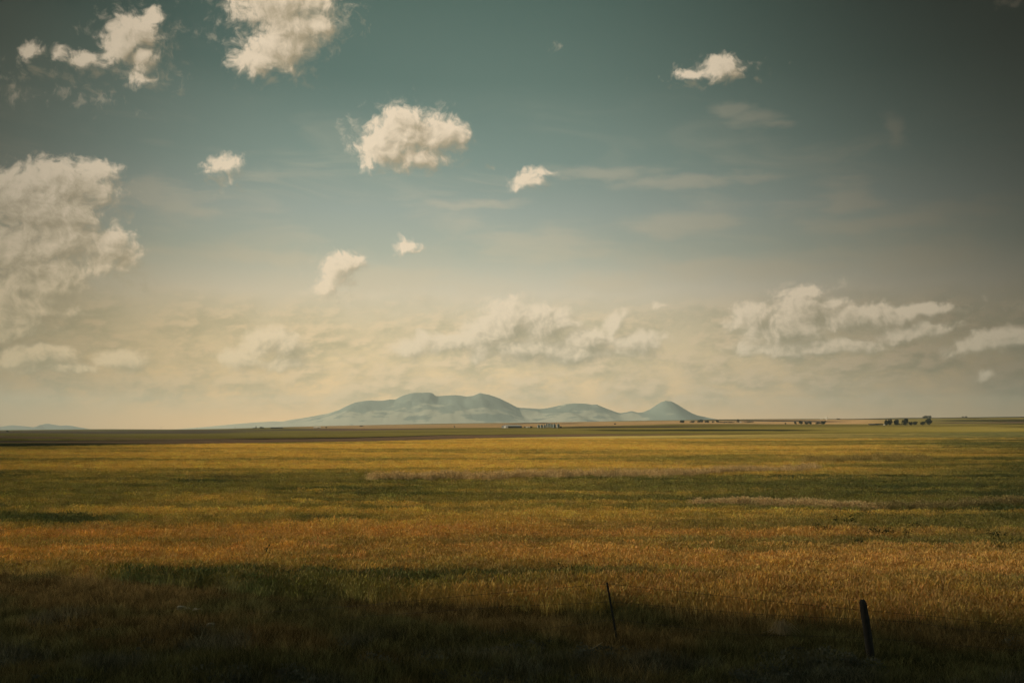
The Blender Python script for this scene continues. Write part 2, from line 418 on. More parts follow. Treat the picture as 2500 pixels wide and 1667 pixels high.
def crop_colour(X, Y, px, py):
    n1 = fbm(X/24+Y*.01+3, Y/4.2, 5, 11, .6)-.5
    n2 = fbm(X/6+Y*.05, Y/1.6, 4, 31)-.5
    row = fbm(X/70+2, np.log(np.maximum(Y, 5))*17, 3, 45, .6)-.5
    n3 = fbm(X/90, Y/30, 4, 51)-.5
    m = grid_interp(px, py, GX, GY, GT)
    t = sstep(m*.85+.07+n1*1.05+row*1.3+n2*.7+n3*.9, .05, .95)
    k = sstep(py+n1*60, 1262, 1310)
    warm = mixc(np.broadcast_to(GOLD, t.shape+(3,)), ORANGE, k)
    g = mixc(np.broadcast_to(GREEN, t.shape+(3,)), DGREEN, np.clip(sstep(m+n2*1.6+n1, .6, 1.3), 0, 1))
    return mixc(warm, g, t)

def far_colour(X, Y, px, py):
    """the patchwork of fields beyond the crop"""
    w = (fbm(px/120, Y/160, 3, 71)-.5)
    y = py+w*2.2
    sky = np.interp(px, SKYX, SKYY)
    c = np.broadcast_to(OLIVE*.75, px.shape+(3,)).copy()
    def band(lo, hi, col, soft=.35, x0=-9e3, x1=9e3, sx=60):
        nonlocal c
        lo = np.interp(px, *lo) if isinstance(lo, tuple) else lo
        hi = np.interp(px, *hi) if isinstance(hi, tuple) else hi
        t = sstep(y, lo-soft, lo+soft)*(1-sstep(y, hi-soft, hi+soft))*sstep(px, x0-sx, x0+sx)*(1-sstep(px, x1-sx, x1+sx))
        c = mixc(c, col*(0.88+.24*fbm(px/40, Y/25, 3, 5))[..., None], t)
    # left plain: dark fallow strips and olive pasture
    band(1040, 1052, OLIVE*.72, x1=560)
    band(([0,400,800,1080],[1052,1051.5,1046.5,1045.5]), ([0,400,800,1080],[1057,1059,1052,1050]), PLOWD*2.0, x1=980, sx=120)
    band(([200,800],[1058.5,1056]), ([200,800],[1064,1062]), OLIVE*.85, x0=250, x1=700, sx=150)
    # centre: wheat stubble on the rise, olive pasture below
    band(([620,830,1250,1660,2100],[1042,1038.5,1032.5,1026.5,1024]), ([620,830,1250,1450,1660,2100],[1045.5,1046.5,1043.5,1040,1035,1034.5]), TAN, x0=720, x1=2150, sx=70)
    band(([1000,1180,1300,1420],[1037.5,1036.2,1032.4,1033.2]), ([1000,1180,1300,1420],[1038.1,1037.2,1033.6,1034.2]), PLOWD*.7, x0=1180, x1=1430, sx=40, soft=.2)
    band(([830,1080],[1045.5,1046.5]), ([830,1080],[1052.5,1048]), PLOW*.9, x0=760, x1=1040, sx=70)
    band(([1300,1660],[1043.2,1039.2]), ([1300,1660],[1046.2,1043.4]), PLOWD*1.0, x0=1370, x1=1720, sx=60)
    band(([560,830,1250,1660,2500],[1050,1051.5,1046.5,1043,1041]), ([560,830,1250,1660,2500],[1066,1065,1060.2,1056,1053]), OLIVE*.95, x0=620, sx=120)
    band(([620,1250],[1056,1052.5]), ([620,1250],[1057.6,1053.6]), OLIVE*.55, x0=760, x1=1350, sx=160)
    # right: strips of stubble, pasture and fallow up to the skyline
    band(sky-2, sky+2.6, DARK*1.0, x0=2030, sx=120)
    band(sky-2, ([1650,1900,2030],[1027.5,1025.5,1025]), OLIVE*.30, x0=1700, x1=2080, sx=40)
    band(([1840,2100,2320],[1026.2,1027,1024.5]), ([1840,2100,2320],[1028.6,1031,1027.5]), PLOWD*.9, x0=1800, x1=2040, sx=60)
    band(([2300,2500],[1024,1022.5]), ([2300,2500],[1028,1027]), OLIVE*.28, x0=2290, sx=60)
    band(([2300,2500],[1030,1029]), ([2300,2500],[1034,1033]), PLOW*.4, x0=2290, sx=60)
    band(([1650,2500],[1034.6,1035.5]), ([1650,2500],[1040,1042]), OLIVE*.62, x0=1640, sx=60)
    # the dark green strip of lentils and the thin ditch beside it
    band(([1380,1500,1800,2060],[1048.8,1048.4,1047.9,1050]), ([1380,1500,1800,2060],[1050.2,1051.4,1052.2,1052]), DARK*.75, x0=1440, x1=2000, sx=90, soft=.5)
    # brown fallow against the standing crop
    top = ([0,420,640,830,1080,1250,1660,1950],[1064,1070,1071,1069,1062.3,1060.4,1059.3,1056])
    bot = ([0,420,640,900,1080,1250,1660,1950],[1080,1084,1080,1077,1071.5,1067,1061.5,1058])
    band(top, bot, PLOW*.95, x1=1720, sx=160)
    band(([640,830,1080,1250],[1069.6,1068.2,1061.8,1060]), ([640,830,1080,1250],[1072.4,1071,1063.2,1061]), PLOWD*.8, x0=560, x1=1300, sx=80, soft=.3)
    band(([1560,1900],[1063.5,1059.2]), ([1560,1900],[1064.9,1060.4]), DARK, x0=1530, x1=1940, sx=50, soft=.25)
    # left: the crop in long dark and olive strips
    band(1070, 1075, OLIVE*.75, x1=330, sx=220)
    band(([0,800],[1075,1073]), ([0,800],[1078,1075]), PLOWD*1.4, x1=520, sx=200)
    band(([0,800],[1082,1078]), ([0,800],[1093,1083]), DARK*1.5, x1=330, sx=260, soft=1.6)
    return c

def ground_colour(X, Y, Z):
    px, py = project(X, np.maximum(Y, 3.0), Z)
    px = np.clip(px, -400, 2900); r = np.hypot(X, Y)
    near = crop_colour(X, Y, px, np.clip(py, 1066, 1520))
    far = far_colour(X, Y, px, py)
    edge = np.interp(px, [0,420,640,900,1080,1250,1500,1660,1950,2500], [1093,1086,1082,1078.5,1072.5,1068,1064.5,1062.5,1058.5,1054])
    t = sstep(py+(fbm(px/150, Y/90, 3, 91)-.5)*1.2, edge-.6, edge+.6)
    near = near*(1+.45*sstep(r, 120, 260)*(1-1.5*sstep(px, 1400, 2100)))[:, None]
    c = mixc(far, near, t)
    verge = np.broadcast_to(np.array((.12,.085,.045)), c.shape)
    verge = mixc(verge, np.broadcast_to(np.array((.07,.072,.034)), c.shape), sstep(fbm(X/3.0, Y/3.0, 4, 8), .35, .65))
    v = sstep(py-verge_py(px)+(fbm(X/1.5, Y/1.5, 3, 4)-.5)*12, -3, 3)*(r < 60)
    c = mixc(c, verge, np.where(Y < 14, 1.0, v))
    return c, px, py

th = np.concatenate([np.linspace(-math.pi, -.60, 56)[:-1], np.linspace(-.60, .60, 720), np.linspace(.60, math.pi, 56)[1:]])
rr = np.concatenate([[1.0], np.linspace(2, 14, 14)[:-1], np.geomspace(14, 420, 230)[:-1], 
                     np.exp(np.linspace(math.log(420), math.log(4600), 330))[:-1], np.geomspace(4600, 18600, 20)])
TH, RR = np.meshgrid(th, rr)
GXX, GYY = (RR*np.sin(TH)).ravel(), (RR*np.cos(TH)).ravel()
GZZ = terrain_z(GXX, GYY)
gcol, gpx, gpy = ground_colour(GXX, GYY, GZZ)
nt_, nr_ = len(th), len(rr)
idx = np.arange(nt_*nr_).reshape(nr_, nt_)
a, b, c, d = idx[:-1, :-1].ravel(), idx[:-1, 1:].ravel(), idx[1:, 1:].ravel(), idx[1:, :-1].ravel()
quads = np.stack([a, b, c, d], 1)
gm = bpy.data.meshes.new('ground')
nv = nt_*nr_+1
co = np.zeros((nv, 3)); co[:-1, 0], co[:-1, 1], co[:-1, 2] = GXX, GYY, GZZ; co[-1] = (0, 0, GZZ[:nt_].mean())
tris = np.stack([np.full(nt_-1, nv-1), idx[0, 1:], idx[0, :-1]], 1)
loops = np.concatenate([quads[:, ::-1].ravel(), tris.ravel()])
gm.vertices.add(nv); gm.vertices.foreach_set('co', co.ravel())
gm.loops.add(len(loops)); gm.loops.foreach_set('vertex_index', loops)
npoly = len(quads)+len(tris)
gm.polygons.add(npoly)
starts = np.concatenate([np.arange(len(quads))*4, len(quads)*4+np.arange(len(tris))*3])
gm.polygons.foreach_set('loop_start', starts)
gm.update(calc_edges=True)
gm.polygons.foreach_set('use_smooth', np.ones(npoly, bool))
att = gm.color_attributes.new('col', 'FLOAT_COLOR', 'POINT')
cc4 = np.ones((nv, 4)); cc4[:-1, :3] = gcol; att.data.foreach_set('color', cc4.ravel())
mat_g, nt = new_mat('field soil and crop')
gc = Sock(nt, node(nt, 'ShaderNodeAttribute', attribute_name='col').outputs['Color'])
gp = Sock(nt, node(nt, 'ShaderNodeNewGeometry').outputs['Position'])
gp2 = vmath(nt, 'MULTIPLY', gp, (.35, 1.0, 1.0))
var = noise(nt, gp2, .35, 8.0, .65)
fac = smooth(nt, var, .25, .75, .72, 1.28)
sc_ = vmath(nt, 'SCALE', gc); nt.links.new(fac.o, sc_.o.node.inputs['Scale'])
gb = node(nt, 'ShaderNodeBsdfDiffuse', {'Color': sc_, 'Roughness': 1.0})
bmp = node(nt, 'ShaderNodeBump', {'Height': noise(nt, gp2, 1.6, 6.0, .7), 'Strength': .8, 'Distance': .35})
nt.links.new(bmp.outputs[0], gb.inputs['Normal'])
surface(nt, gb)
gm.materials.append(mat_g)
ground = bpy.data.objects.new('ground', gm); COL.objects.link(ground); tag(ground, kind='structure')

# ---------------------------------------------------------------- the buttes on the horizon
def smoothed(v, sig):
    n = int(sig*3)+1; k = np.exp(-.5*(np.arange(-n, n+1)/sig)**2); k /= k.sum()
    return np.convolve(np.concatenate([np.full(n, v[0]), v, np.full(n, v[-1])]), k, 'valid')
def hills(name, prof, dist, depth, x0, x1, step, mat, seed, base_drop=40.0):
    xs = np.arange(x0, x1+.1, step)
    py = np.interp(xs, [p[0] for p in prof], [p[1] for p in prof])
    py = py+(fbm(xs/14, xs*0+seed, 3, seed)-.5)*.9*sstep(1046-py, 4, 20)
    rows = np.linspace(-1, 1, 41)
    V = []
    for t in rows:
        Y_ = dist+t*depth
        sx, sz = slopes(xs, py)
        X_ = sx*dist*(1+t*depth/dist*.35)
        top = CAM_Z+sz*dist+base_drop
        spur = fbm(xs/70+t*1.1, xs*0+t*2.0+seed, 4, seed+5, .5)
        tp = top if abs(t) < 1e-6 else smoothed(top, (2+abs(t)*46)/step)
        e = abs(t)
        h = tp*np.clip(1-e**1.25, 0, 1)*(1-1.5*e*(1-e)*(spur-.25)) + (top-tp)*max(0, 1-e*6)
        V.append(np.stack([X_, np.full_like(xs, Y_), h-base_drop], 1))
    V = np.concatenate(V); n = len(xs)
    F = [(j*n+i, j*n+i+1, (j+1)*n+i+1, (j+1)*n+i) for j in range(len(rows)-1) for i in range(n-1)]
    return tag(mesh_obj(name, V, F, mat, smooth_=True), kind='structure')
mat_h, nt = new_mat('hill grass and forest')
hp = Sock(nt, node(nt, 'ShaderNodeNewGeometry').outputs['Position'])
_, _, hz = separate(nt, hp)
hx, _, _ = separate(nt, hp)
wood = smooth(nt, smooth(nt, hx, 1950, 2200)*.22 + noise(nt, hp, .0022, 6.0, .6) + linear(nt, hz, 0, 520, -.16, .20), .46, .56)
hcol = mix(nt, wood, (.47, .47, .39), (.20, .255, .24))
surface(nt, node(nt, 'ShaderNodeBsdfDiffuse', {'Color': hcol}))
mat_f, nt = new_mat('far hill forest')
fp = Sock(nt, node(nt, 'ShaderNodeNewGeometry').outputs['Position'])
surface(nt, node(nt, 'ShaderNodeBsdfDiffuse', {'Color': mix(nt, noise(nt, fp, .003, 5.0), (.03, .05, .05), (.08, .11, .10))}))
BUTTES = [(380,1049),(430,1047.5),(500,1042),(561,1036),(610,1031.8),(670,1028.2),(692,1028.6),(706,1025),(739,1020.5),(775,1014),(800,1009),(829,1000),(848,990),(868,981.7),(900,977.4),(935,978),(952,974.6),(965,975),(985,965),(1010,958.6),(1050,958),(1056,960),(1065,967),(1090,965),(1115,964.3),(1140,968),(1155,966),(1172,959.4),(1195,964),(1220,972),(1245,985),(1262,994),(1285,996),(1320,998),(1345,994.5),(1380,986.5),(1405,984.3),(1430,985),(1445,987.6),(1457,987),(1475,995),(1505,1006),(1515,1008),(1530,1006),(1541,1003),(1558,1007),(1570,1006),(1585,1000),(1600,990),(1615,981),(1625,978),(1640,980),(1655,988),(1668,996),(1690,1009),(1704,1014),(1719,1017),(1744,1022),(1780,1030)]
hills('hills', BUTTES, 16000.0, 2400.0, 380, 1780, 2.0, mat_h, 3)
FARB = [(-260,1047),(-120,1038),(0,1041.5),(30,1037.5),(60,1040),(85,1043),(95,1038),(115,1033.5),(135,1037),(150,1039),(160,1037.5),(175,1039),(195,1043),(225,1048)]
hills('hills', FARB, 17800.0, 900.0, -260, 225, 2.0, mat_f, 9)
KNOB = [(84,1050),(89,1043),(93,1039),(98,1037),(103,1039),(107,1043),(112,1050)]
hills('hills', KNOB, 16400.0, 200.0, 84, 112, 1.0, mat_f, 14)

# ---------------------------------------------------------------- unseen clouds added to shade the near ground and the field's sides
mat_c, nt = new_mat('cloud_shape')
d_ = node(nt, 'ShaderNodeBsdfDiffuse', {'Color': (.9, .9, .9, 1)}); t_ = node(nt, 'ShaderNodeBsdfTranslucent', {'Color': (.9, .9, .9, 1)})
x_ = node(nt, 'ShaderNodeMixShader', {0: .15}); nt.links.new(d_.outputs[0], x_.inputs[1]); nt.links.new(t_.outputs[0], x_.inputs[2])
surface(nt, x_)
def add_shade_cloud(gx, gy, rx, ry, rot, seed, alt=860.0, rz=12.0):
    bm = bmesh.new(); bmesh.ops.create_icosphere(bm, subdivisions=6 if rx > 100 else 4, radius=1.0)
    rnd = np.array([v.co[:] for v in bm.verts])
    n = fbm(rnd[:, 0]*2.6+rnd[:, 2]*1.7+40, rnd[:, 1]*2.6+rnd[:, 2]*.9+seed*7, 5, seed)
    cr, sr = math.cos(rot), math.sin(rot)
    for v, k in zip(bm.verts, n):
        s = 1+(k-.5)*.16; p = v.co
        z = p.z*rz*(1.5 if p.z > 0 else .7)*(1+(k-.5)*1.1)
        x, y = p.x*rx*s, p.y*ry*s
        v.co = (x*cr-y*sr, x*sr+y*cr, z)
    o = bm_obj('cloud_shape', bm, mat_c, smooth_=True)  # added only to cast shade, outside the view
    o.location = Vector((gx, gy, 0))+TO_SUN*(alt/math.sin(SUN_EL))
    return tag(o, kind='structure')
add_shade_cloud(0, -180, 420, 195, R(-2), 1)
for k, (gx, gy, r_) in enumerate([(25,33,13),(35,47,17),(48,62,20),(46,44,20),(62,70,24),(70,100,26),(88,128,26),(104,165,28),(84,60,30),(100,92,34),(128,130,36),(150,190,36),(190,240,40),
                               (-62,66,20),(-80,92,22),(-100,120,24),(-120,98,34),(-138,150,34),(-175,210,36),(-74,95,26),(-96,142,30),(-132,205,40),(-185,285,50),(-240,385,56),(-300,520,60),(-430,560,90),(-520,900,120),
                               (240,330,50),(330,470,60),(430,560,70),(520,760,90),(760,1150,150),(1150,1900,230),(1500,2700,260)]):
    add_shade_cloud(gx, gy, r_, r_, 0, 10+k, 2000.0, 6.0)         # unseen scraps added to dim the field on either hand

# ---------------------------------------------------------------- standing crop, verge grass and scrub
def blade(V, F, x, y, h, w, lean, ang, segs=2):
    ca, sa = math.cos(ang), math.sin(ang); la = random.uniform(0, 2*math.pi)
    lx, ly = math.cos(la)*lean, math.sin(la)*lean
    b = len(V)
    for k in range(segs):
        t = k/segs; ww = w*(1-.55*t)*.5
        V += [(x+lx*t*t-ca*ww, y+ly*t*t-sa*ww, h*t), (x+lx*t*t+ca*ww, y+ly*t*t+sa*ww, h*t)]
    V.append((x+lx, y+ly, h*(1-.25*lean/h)))
    for k in range(segs-1): F.append((b+2*k, b+2*k+1, b+2*k+3, b+2*k+2))
    F.append((b+2*segs-2, b+2*segs-1, b+2*segs))
def head(V, F, x, y, z, l, w, lean):
    la = random.uniform(0, 2*math.pi); ax = Vector((math.cos(la)*lean, math.sin(la)*lean, l)); b = len(V)
    V.append((x, y, z))
    for k in range(3):
        a = la+k*2.094; V.append((x+ax.x*.45+math.cos(a)*w, y+ax.y*.45+math.sin(a)*w, z+ax.z*.45))
    V.append((x+ax.x, y+ax.y, z+ax.z))
    for k in range(3): F.append((b, b+1+k, b+1+(k+1) % 3)); F.append((b+4, b+1+(k+1) % 3, b+1+k))
def tuft(name, kind, seed, mat):
    random.seed(seed); V, F = [], []
    if kind == 'crop':
        for i in range(26):
            x, y = random.gauss(0, .10), random.gauss(0, .10); h = random.uniform(.26, .50); w = random.uniform(.009, .016)
            blade(V, F, x, y, h, w, random.uniform(.03, .22), random.uniform(0, 3.14), 2)
            if random.random() < .5: head(V, F, x+random.uniform(-.04, .04), y+random.uniform(-.04, .04), h*.92, random.uniform(.07, .11), .011, random.uniform(.02, .07))
    elif kind == 'grass':
        for i in range(30):
            x, y = random.gauss(0, .09), random.gauss(0, .09); h = random.uniform(.12, .42)*random.uniform(.7, 1)
            blade(V, F, x, y, h, random.uniform(.006, .012), random.uniform(.05, .24), random.uniform(0, 3.14), 3)
    elif kind == 'tall':
        for i in range(26):
            x, y = random.gauss(0, .14), random.gauss(0, .14); h = random.uniform(.6, 1.1)
            blade(V, F, x, y, h, random.uniform(.008, .014), random.uniform(.08, .30), random.uniform(0, 3.14), 3)
            if random.random() < .6: head(V, F, x, y, h*.95, .14, .018, .06)
    elif kind == 'scrub':
        for i in range(150):
            a = random.uniform(0, 6.28); r_ = abs(random.gauss(0, .16)); z = random.uniform(.03, .36)*(1-min(r_, .4))
            x, y = r_*math.cos(a), r_*math.sin(a); s = random.uniform(.02, .05); b = len(V)
            for k in range(3): V.append((x+random.uniform(-s, s), y+random.uniform(-s, s), z+random.uniform(-s, s)*1.3))
            F.append((b, b+1, b+2))
    me = bpy.data.meshes.new(name); me.from_pydata(V, [], F); me.update(); me.materials.append(mat)
    return bpy.data.objects.new(name, me)               # kept out of the scene: only its copies stand in the field
def scatter(name, X, Y, Z, colr, scl, kind, mat, seed, nvar=4):
    n = len(X); me = bpy.data.meshes.new(name)
    me.vertices.add(n); me.vertices.foreach_set('co', np.stack([X, Y, Z], 1).astype(np.float32).ravel())
    a = me.color_attributes.new('col', 'FLOAT_COLOR', 'POINT')
    c4 = np.ones((n, 4)); c4[:, :3] = np.clip(colr, 0.002, .9); a.data.foreach_set('color', c4.ravel())
    a = me.attributes.new('scl', 'FLOAT_VECTOR', 'POINT'); a.data.foreach_set('vector', scl.astype(np.float32).ravel())
    a = me.attributes.new('rot', 'FLOAT_VECTOR', 'POINT')
    r_ = np.stack([rng.normal(0, .06, n), rng.normal(0, .06, n), rng.uniform(0, 6.283, n)], 1); a.data.foreach_set('vector', r_.astype(np.float32).ravel())
    me.update()
    o = bpy.data.objects.new(name, me); COL.objects.link(o); tag(o, kind='stuff')
    vc = bpy.data.collections.new(name+' plants')
    for k in range(nvar): vc.objects.link(tuft(name+' plant', kind, seed+k, mat))
    g = bpy.data.node_groups.new(name, 'GeometryNodeTree')
    g.interface.new_socket('Geometry', in_out='INPUT', socket_type='NodeSocketGeometry')
    g.interface.new_socket('Geometry', in_out='OUTPUT', socket_type='NodeSocketGeometry')
    gi = g.nodes.new('NodeGroupInput'); go = g.nodes.new('NodeGroupOutput')
    ci = g.nodes.new('GeometryNodeCollectionInfo'); ci.inputs['Collection'].default_value = vc
    ci.inputs['Separate Children'].default_value = True; ci.inputs['Reset Children'].default_value = True
    ip = g.nodes.new('GeometryNodeInstanceOnPoints'); ip.inputs['Pick Instance'].default_value = True
    g.links.new(gi.outputs[0], ip.inputs['Points']); g.links.new(ci.outputs[0], ip.inputs['Instance'])
    for nm, sk in (('scl', 'Scale'), ('rot', 'Rotation')):
        na = g.nodes.new('GeometryNodeInputNamedAttribute'); na.data_type = 'FLOAT_VECTOR'; na.inputs['Name'].default_value = nm
        g.links.new(na.outputs['Attribute'], ip.inputs[sk])
    g.links.new(ip.outputs[0], go.inputs[0])
    o.modifiers.new('plants', 'NODES').node_group = g
    return o
mat_blade = leafy('crop blades', 'INSTANCER', .45)
mat_grass = leafy('verge grass', 'INSTANCER', .35)

def wedge(n, d0, d1, power, m0=-.60, m1=.60):
    """points in the part of the plain in front of the camera, denser near it: density falls as distance**-power"""
    u = rng.random(n); e = 2-power
    d = (d0**e+u*(d1**e-d0**e))**(1/e) if abs(e) > 1e-6 else d0*(d1/d0)**u
    return d*rng.uniform(m0, m1, n), d

X, Y = wedge(190000, 20.0, 440.0, 1.55)
Z = terrain_z(X, Y); px, py = project(X, Y, Z)
keep = py < verge_py(px)+(fbm(X/1.5, Y/1.5, 3, 4)-.5)*12-1
edge = np.interp(px, [0,420,640,900,1080,1250,1500,1660,1950,2500], [1093,1086,1082,1078.5,1072.5,1068,1064.5,1062.5,1058.5,1054])
keep &= py > edge+1.0
X, Y, Z, px, py = X[keep], Y[keep], Z[keep], px[keep], py[keep]
n = len(X)
cl = crop_colour(X, Y, px, py)
clump = fbm(X/.9, Y/.9, 2, 77)
cl = cl*(.72+.56*rng.random(n))[:, None]*(.8+.4*clump)[:, None]*np.stack([np.ones(n), rng.normal(1, .05, n), rng.normal(1, .12, n)], 1)
grow = 1+Y/85
hgt = (.62+.5*clump)*(.9+.2*rng.random(n))*(1-.35*sstep(Y, 150, 430))*(1+.25*sstep(py, 1400, 1470))
scatter('crop', X, Y, Z-.02, cl*1.45, np.stack([grow, grow, hgt], 1), 'crop', mat_blade, 100)

# strips where rank dry grass stands above the crop
STRIPS = [([900,1020,1270,1500,1700,2000],[1180,1177,1173,1170,1166,1152], .8, [.25,.9,.8,.35,.75,.3], np.array((.72,.56,.32)), 4200),
          ([495,560,645],[1176,1177,1175], .55, [.4,.7,.5], np.array((.33,.28,.12)), 300),
          ([1700,1760,1850,2000,2140],[1243,1243,1241,1248,1256], .55, [.35,.9,1,.9,1.0], np.array((.82,.62,.36)), 5200),
          ([2120,2300,2520],[1257,1253,1246], .62, [.5,.5,.6], np.array((.50,.40,.20)), 1100),
          ([1960,2080,2270],[1133,1130,1129], 1.0, [.4,.8,.8], STRAW*.8, 700),
          ([700,790,860],[1190,1191,1189], .45, [.4,.5,.3], np.array((.25,.23,.09)), 200)]
SX, SY, SC, SS = [], [], [], []
for xs, ys, h, dens, colr, cnt in STRIPS:
    q = rng.uniform(xs[0], xs[-1], cnt); keep = rng.random(cnt) < np.interp(q, xs, dens); q = q[keep]
    yy = np.interp(q, xs, ys)+rng.normal(0, 1.2, len(q))+(fbm(q/60, q*0, 2, 6)-.5)*5
    sx, sz = slopes(q, yy); dd = -CAM_Z/sz
    SX.append(sx*dd); SY.append(dd); SC.append(colr[None]*(.7+.6*rng.random(len(q)))[:, None])
    k = h*(.66+.45*rng.random(len(q)))*(.75+.5*fbm(q/9, q*0, 3, 3))
    SS.append(np.stack([.9+dd/150, .9+dd/150, k], 1))
X, Y = np.concatenate(SX), np.concatenate(SY)
scatter('tall_grass', X, Y, terrain_z(X, Y)-.02, np.concatenate(SC), np.concatenate(SS), 'tall', mat_blade, 300, 3)

X, Y = wedge(26000, 14.5, 31.0, .6, -.66, .66)
Z = terrain_z(X, Y); px, py = project(X, Y, Z)
off = py-verge_py(px)-(fbm(X/1.5, Y/1.5, 3, 4)-.5)*12
keep = off > -1
X, Y, Z, px, py, off = [q[keep] for q in (X, Y, Z, px, py, off)]
n = len(X)
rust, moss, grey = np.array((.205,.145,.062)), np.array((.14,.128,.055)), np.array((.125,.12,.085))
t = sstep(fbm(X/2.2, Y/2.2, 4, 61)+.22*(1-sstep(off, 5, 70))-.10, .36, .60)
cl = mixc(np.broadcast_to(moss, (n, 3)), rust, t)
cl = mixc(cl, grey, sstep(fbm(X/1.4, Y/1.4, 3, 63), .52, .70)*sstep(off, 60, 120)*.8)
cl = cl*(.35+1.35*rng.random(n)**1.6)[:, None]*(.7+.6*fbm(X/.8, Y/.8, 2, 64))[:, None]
hh = (.55+.9*fbm(X/1.6, Y/1.6, 3, 65))*(.8+.4*rng.random(n))
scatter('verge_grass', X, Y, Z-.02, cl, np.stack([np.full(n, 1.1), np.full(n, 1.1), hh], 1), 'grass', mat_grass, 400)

X, Y = wedge(1900, 14.5, 22.0, .6, -.66, .66)
px, py = project(X, Y, 0*X)
pr = sstep(fbm(X/1.8, Y/1.2, 3, 81), .46, .62)*sstep(py, 1535+55*sstep(px, 900, 2100), 1640)
keep = rng.random(len(X)) < pr
X, Y = X[keep], Y[keep]; n = len(X)
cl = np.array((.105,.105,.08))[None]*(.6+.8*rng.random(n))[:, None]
sc3 = (.6+.7*rng.random(n))
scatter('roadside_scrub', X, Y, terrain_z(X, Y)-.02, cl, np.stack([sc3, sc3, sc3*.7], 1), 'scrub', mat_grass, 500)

# ---------------------------------------------------------------- barbed wire fence at the edge of the crop
mat_steel = plain('weathered post paint', (.014,.016,.014), (.020,.016,.012), 9, .7, .2)
mat_wood = plain('old post wood', (.018,.015,.013), (.010,.009,.008), 6, .95, 0, .6)
mat_wire = plain('rusty wire', (.05,.04,.032), (.035,.026,.02), 30, .6, .5)
FX0, FY0, FX1, FY1 = 2.15, 20.2, 6.72, 18.62            # feet of the two posts in view
def fence_y(x): return FY0+(x-FX0)*(FY1-FY0)/(FX1-FX0)
def on_fence(px, py):
    sx, sz = slopes(px, py); k = (FY1-FY0)/(FX1-FX0)
    d = (FY0-FX0*k)/(1-sx*k); return Vector((float(sx*d), float(d), float(CAM_Z+sz*d)))
fo = Vector((FX0, FY0, 0)); fence = thing('wire_fence', fo, 0, 'leaning barbed wire fence between the dark verge and the crop', 'fence')
def rel(v): return Vector(v)-fo
foot, top = on_fence(1510, 1568), on_fence(1482, 1421); foot.z -= .12
ax = (top-foot)
bm = bmesh.new()                                        # rolled T section, studded along its face
for u0, u1, v0, v1 in ((-.021, .021, -.004, .004), (-.0035, .0035, .004, .034)):
    vs = []
    for k in range(2):
        p = rel(foot+ax*k); vs.append([bm.verts.new(p+Vector((a_, b_, 0))) for a_, b_ in ((u0, v0), (u1, v0), (u1, v1), (u0, v1))])
    for i in range(4): bm.faces.new((vs[0][i], vs[0][(i+1) % 4], vs[1][(i+1) % 4], vs[1][i]))
    bm.faces.new(vs[0][::-1]); bm.faces.new(vs[1])
for k in range(22):
    p = rel(foot+ax*(.12+.04*k)); add_box(bm, p.x-.009, p.x+.009, p.y-.012, p.y-.0045, p.z-.006, p.z+.006)
bm_obj('steel_post', bm, mat_steel, fence)
def wood_post(foot, top, r0):
    bm = bmesh.new(); N = 14; K = 22; rings = []
    for k in range(K):
        t = k/(K-1); p = rel(foot+(top-foot)*t); s = 1-.10*t
        if t > .94: s *= math.sqrt(max(0, 1-((t-.94)/.06)**2*.75))
        rings.append([bm.verts.new(p+Vector((math.cos(a_)*r0*s*(1+.10*math.sin(a_*3+t*5)+.05*math.sin(a_*7+t*23)+random.uniform(-.03, .03)), math.sin(a_)*r0*s, (.012*math.sin(a_*2+1) if t > .9 else 0)))) for a_ in [2*math.pi*i/N for i in range(N)]])
    for ra_, rb_ in zip(rings, rings[1:]):
        for i in range(N): bm.faces.new((ra_[i], ra_[(i+1) % N], rb_[(i+1) % N], rb_[i]))
    bm.faces.new(rings[-1]); return bm_obj('wooden_post', bm, mat_wood, fence, True)
f1, t1 = on_fence(2129, 1618), on_fence(2106, 1463); f1.z -= .1
wood_post(f1, t1, 0.074)
fl = Vector((-13.5, fence_y(-13.5), -.1)); wood_post(fl, fl+Vector((-.1, 0, 1.35)), .066)
fr = Vector((12.2, fence_y(12.2), -.1)); wood_post(fr, fr+Vector((-.2, 0, 1.35)), .066)
# each strand is followed from post to post
STRANDS = [[(-250,1556),(900,1476),(1190,1449),(1350,1436.5),(1483,1424),(1600,1437),(1800,1458),(1960,1474.5),(2109,1489),(2300,1506),(2500,1531),(2760,1558)],
           [(-250,1585),(1100,1489),(1240,1480),(1420,1472),(1490,1468),(1700,1487),(1900,1502),(2112,1511),(2230,1518),(2340,1535),(2500,1550),(2760,1580)],
           [(-250,1630),(1100,1556),(1340,1533),(1410,1524),(1498,1511),(1590,1521),(1800,1547),(2118,1556),(2500,1588),(2760,1612)]]
for st in STRANDS:
    bm = bmesh.new(); xs = [p[0] for p in st]; ys = [p[1] for p in st]
    pts = [rel(on_fence(q, np.interp(q, xs, ys))) for q in np.linspace(xs[0], xs[-1], 150)]
    add_tube(bm, pts, .0026, 4)
    L = sum((b_-a_).length for a_, b_ in zip(pts, pts[1:])); k = 0
    for i in range(len(pts)-1):
        p = pts[i].lerp(pts[i+1], .5)
        for s in (-1, 1):
            add_tube(bm, [p+Vector((-.014*s, 0, -.016)), p+Vector((.014*s, .004*s, .016))], .0018, 3)
    bm_obj('barbed_wire', bm, mat_wire, fence)

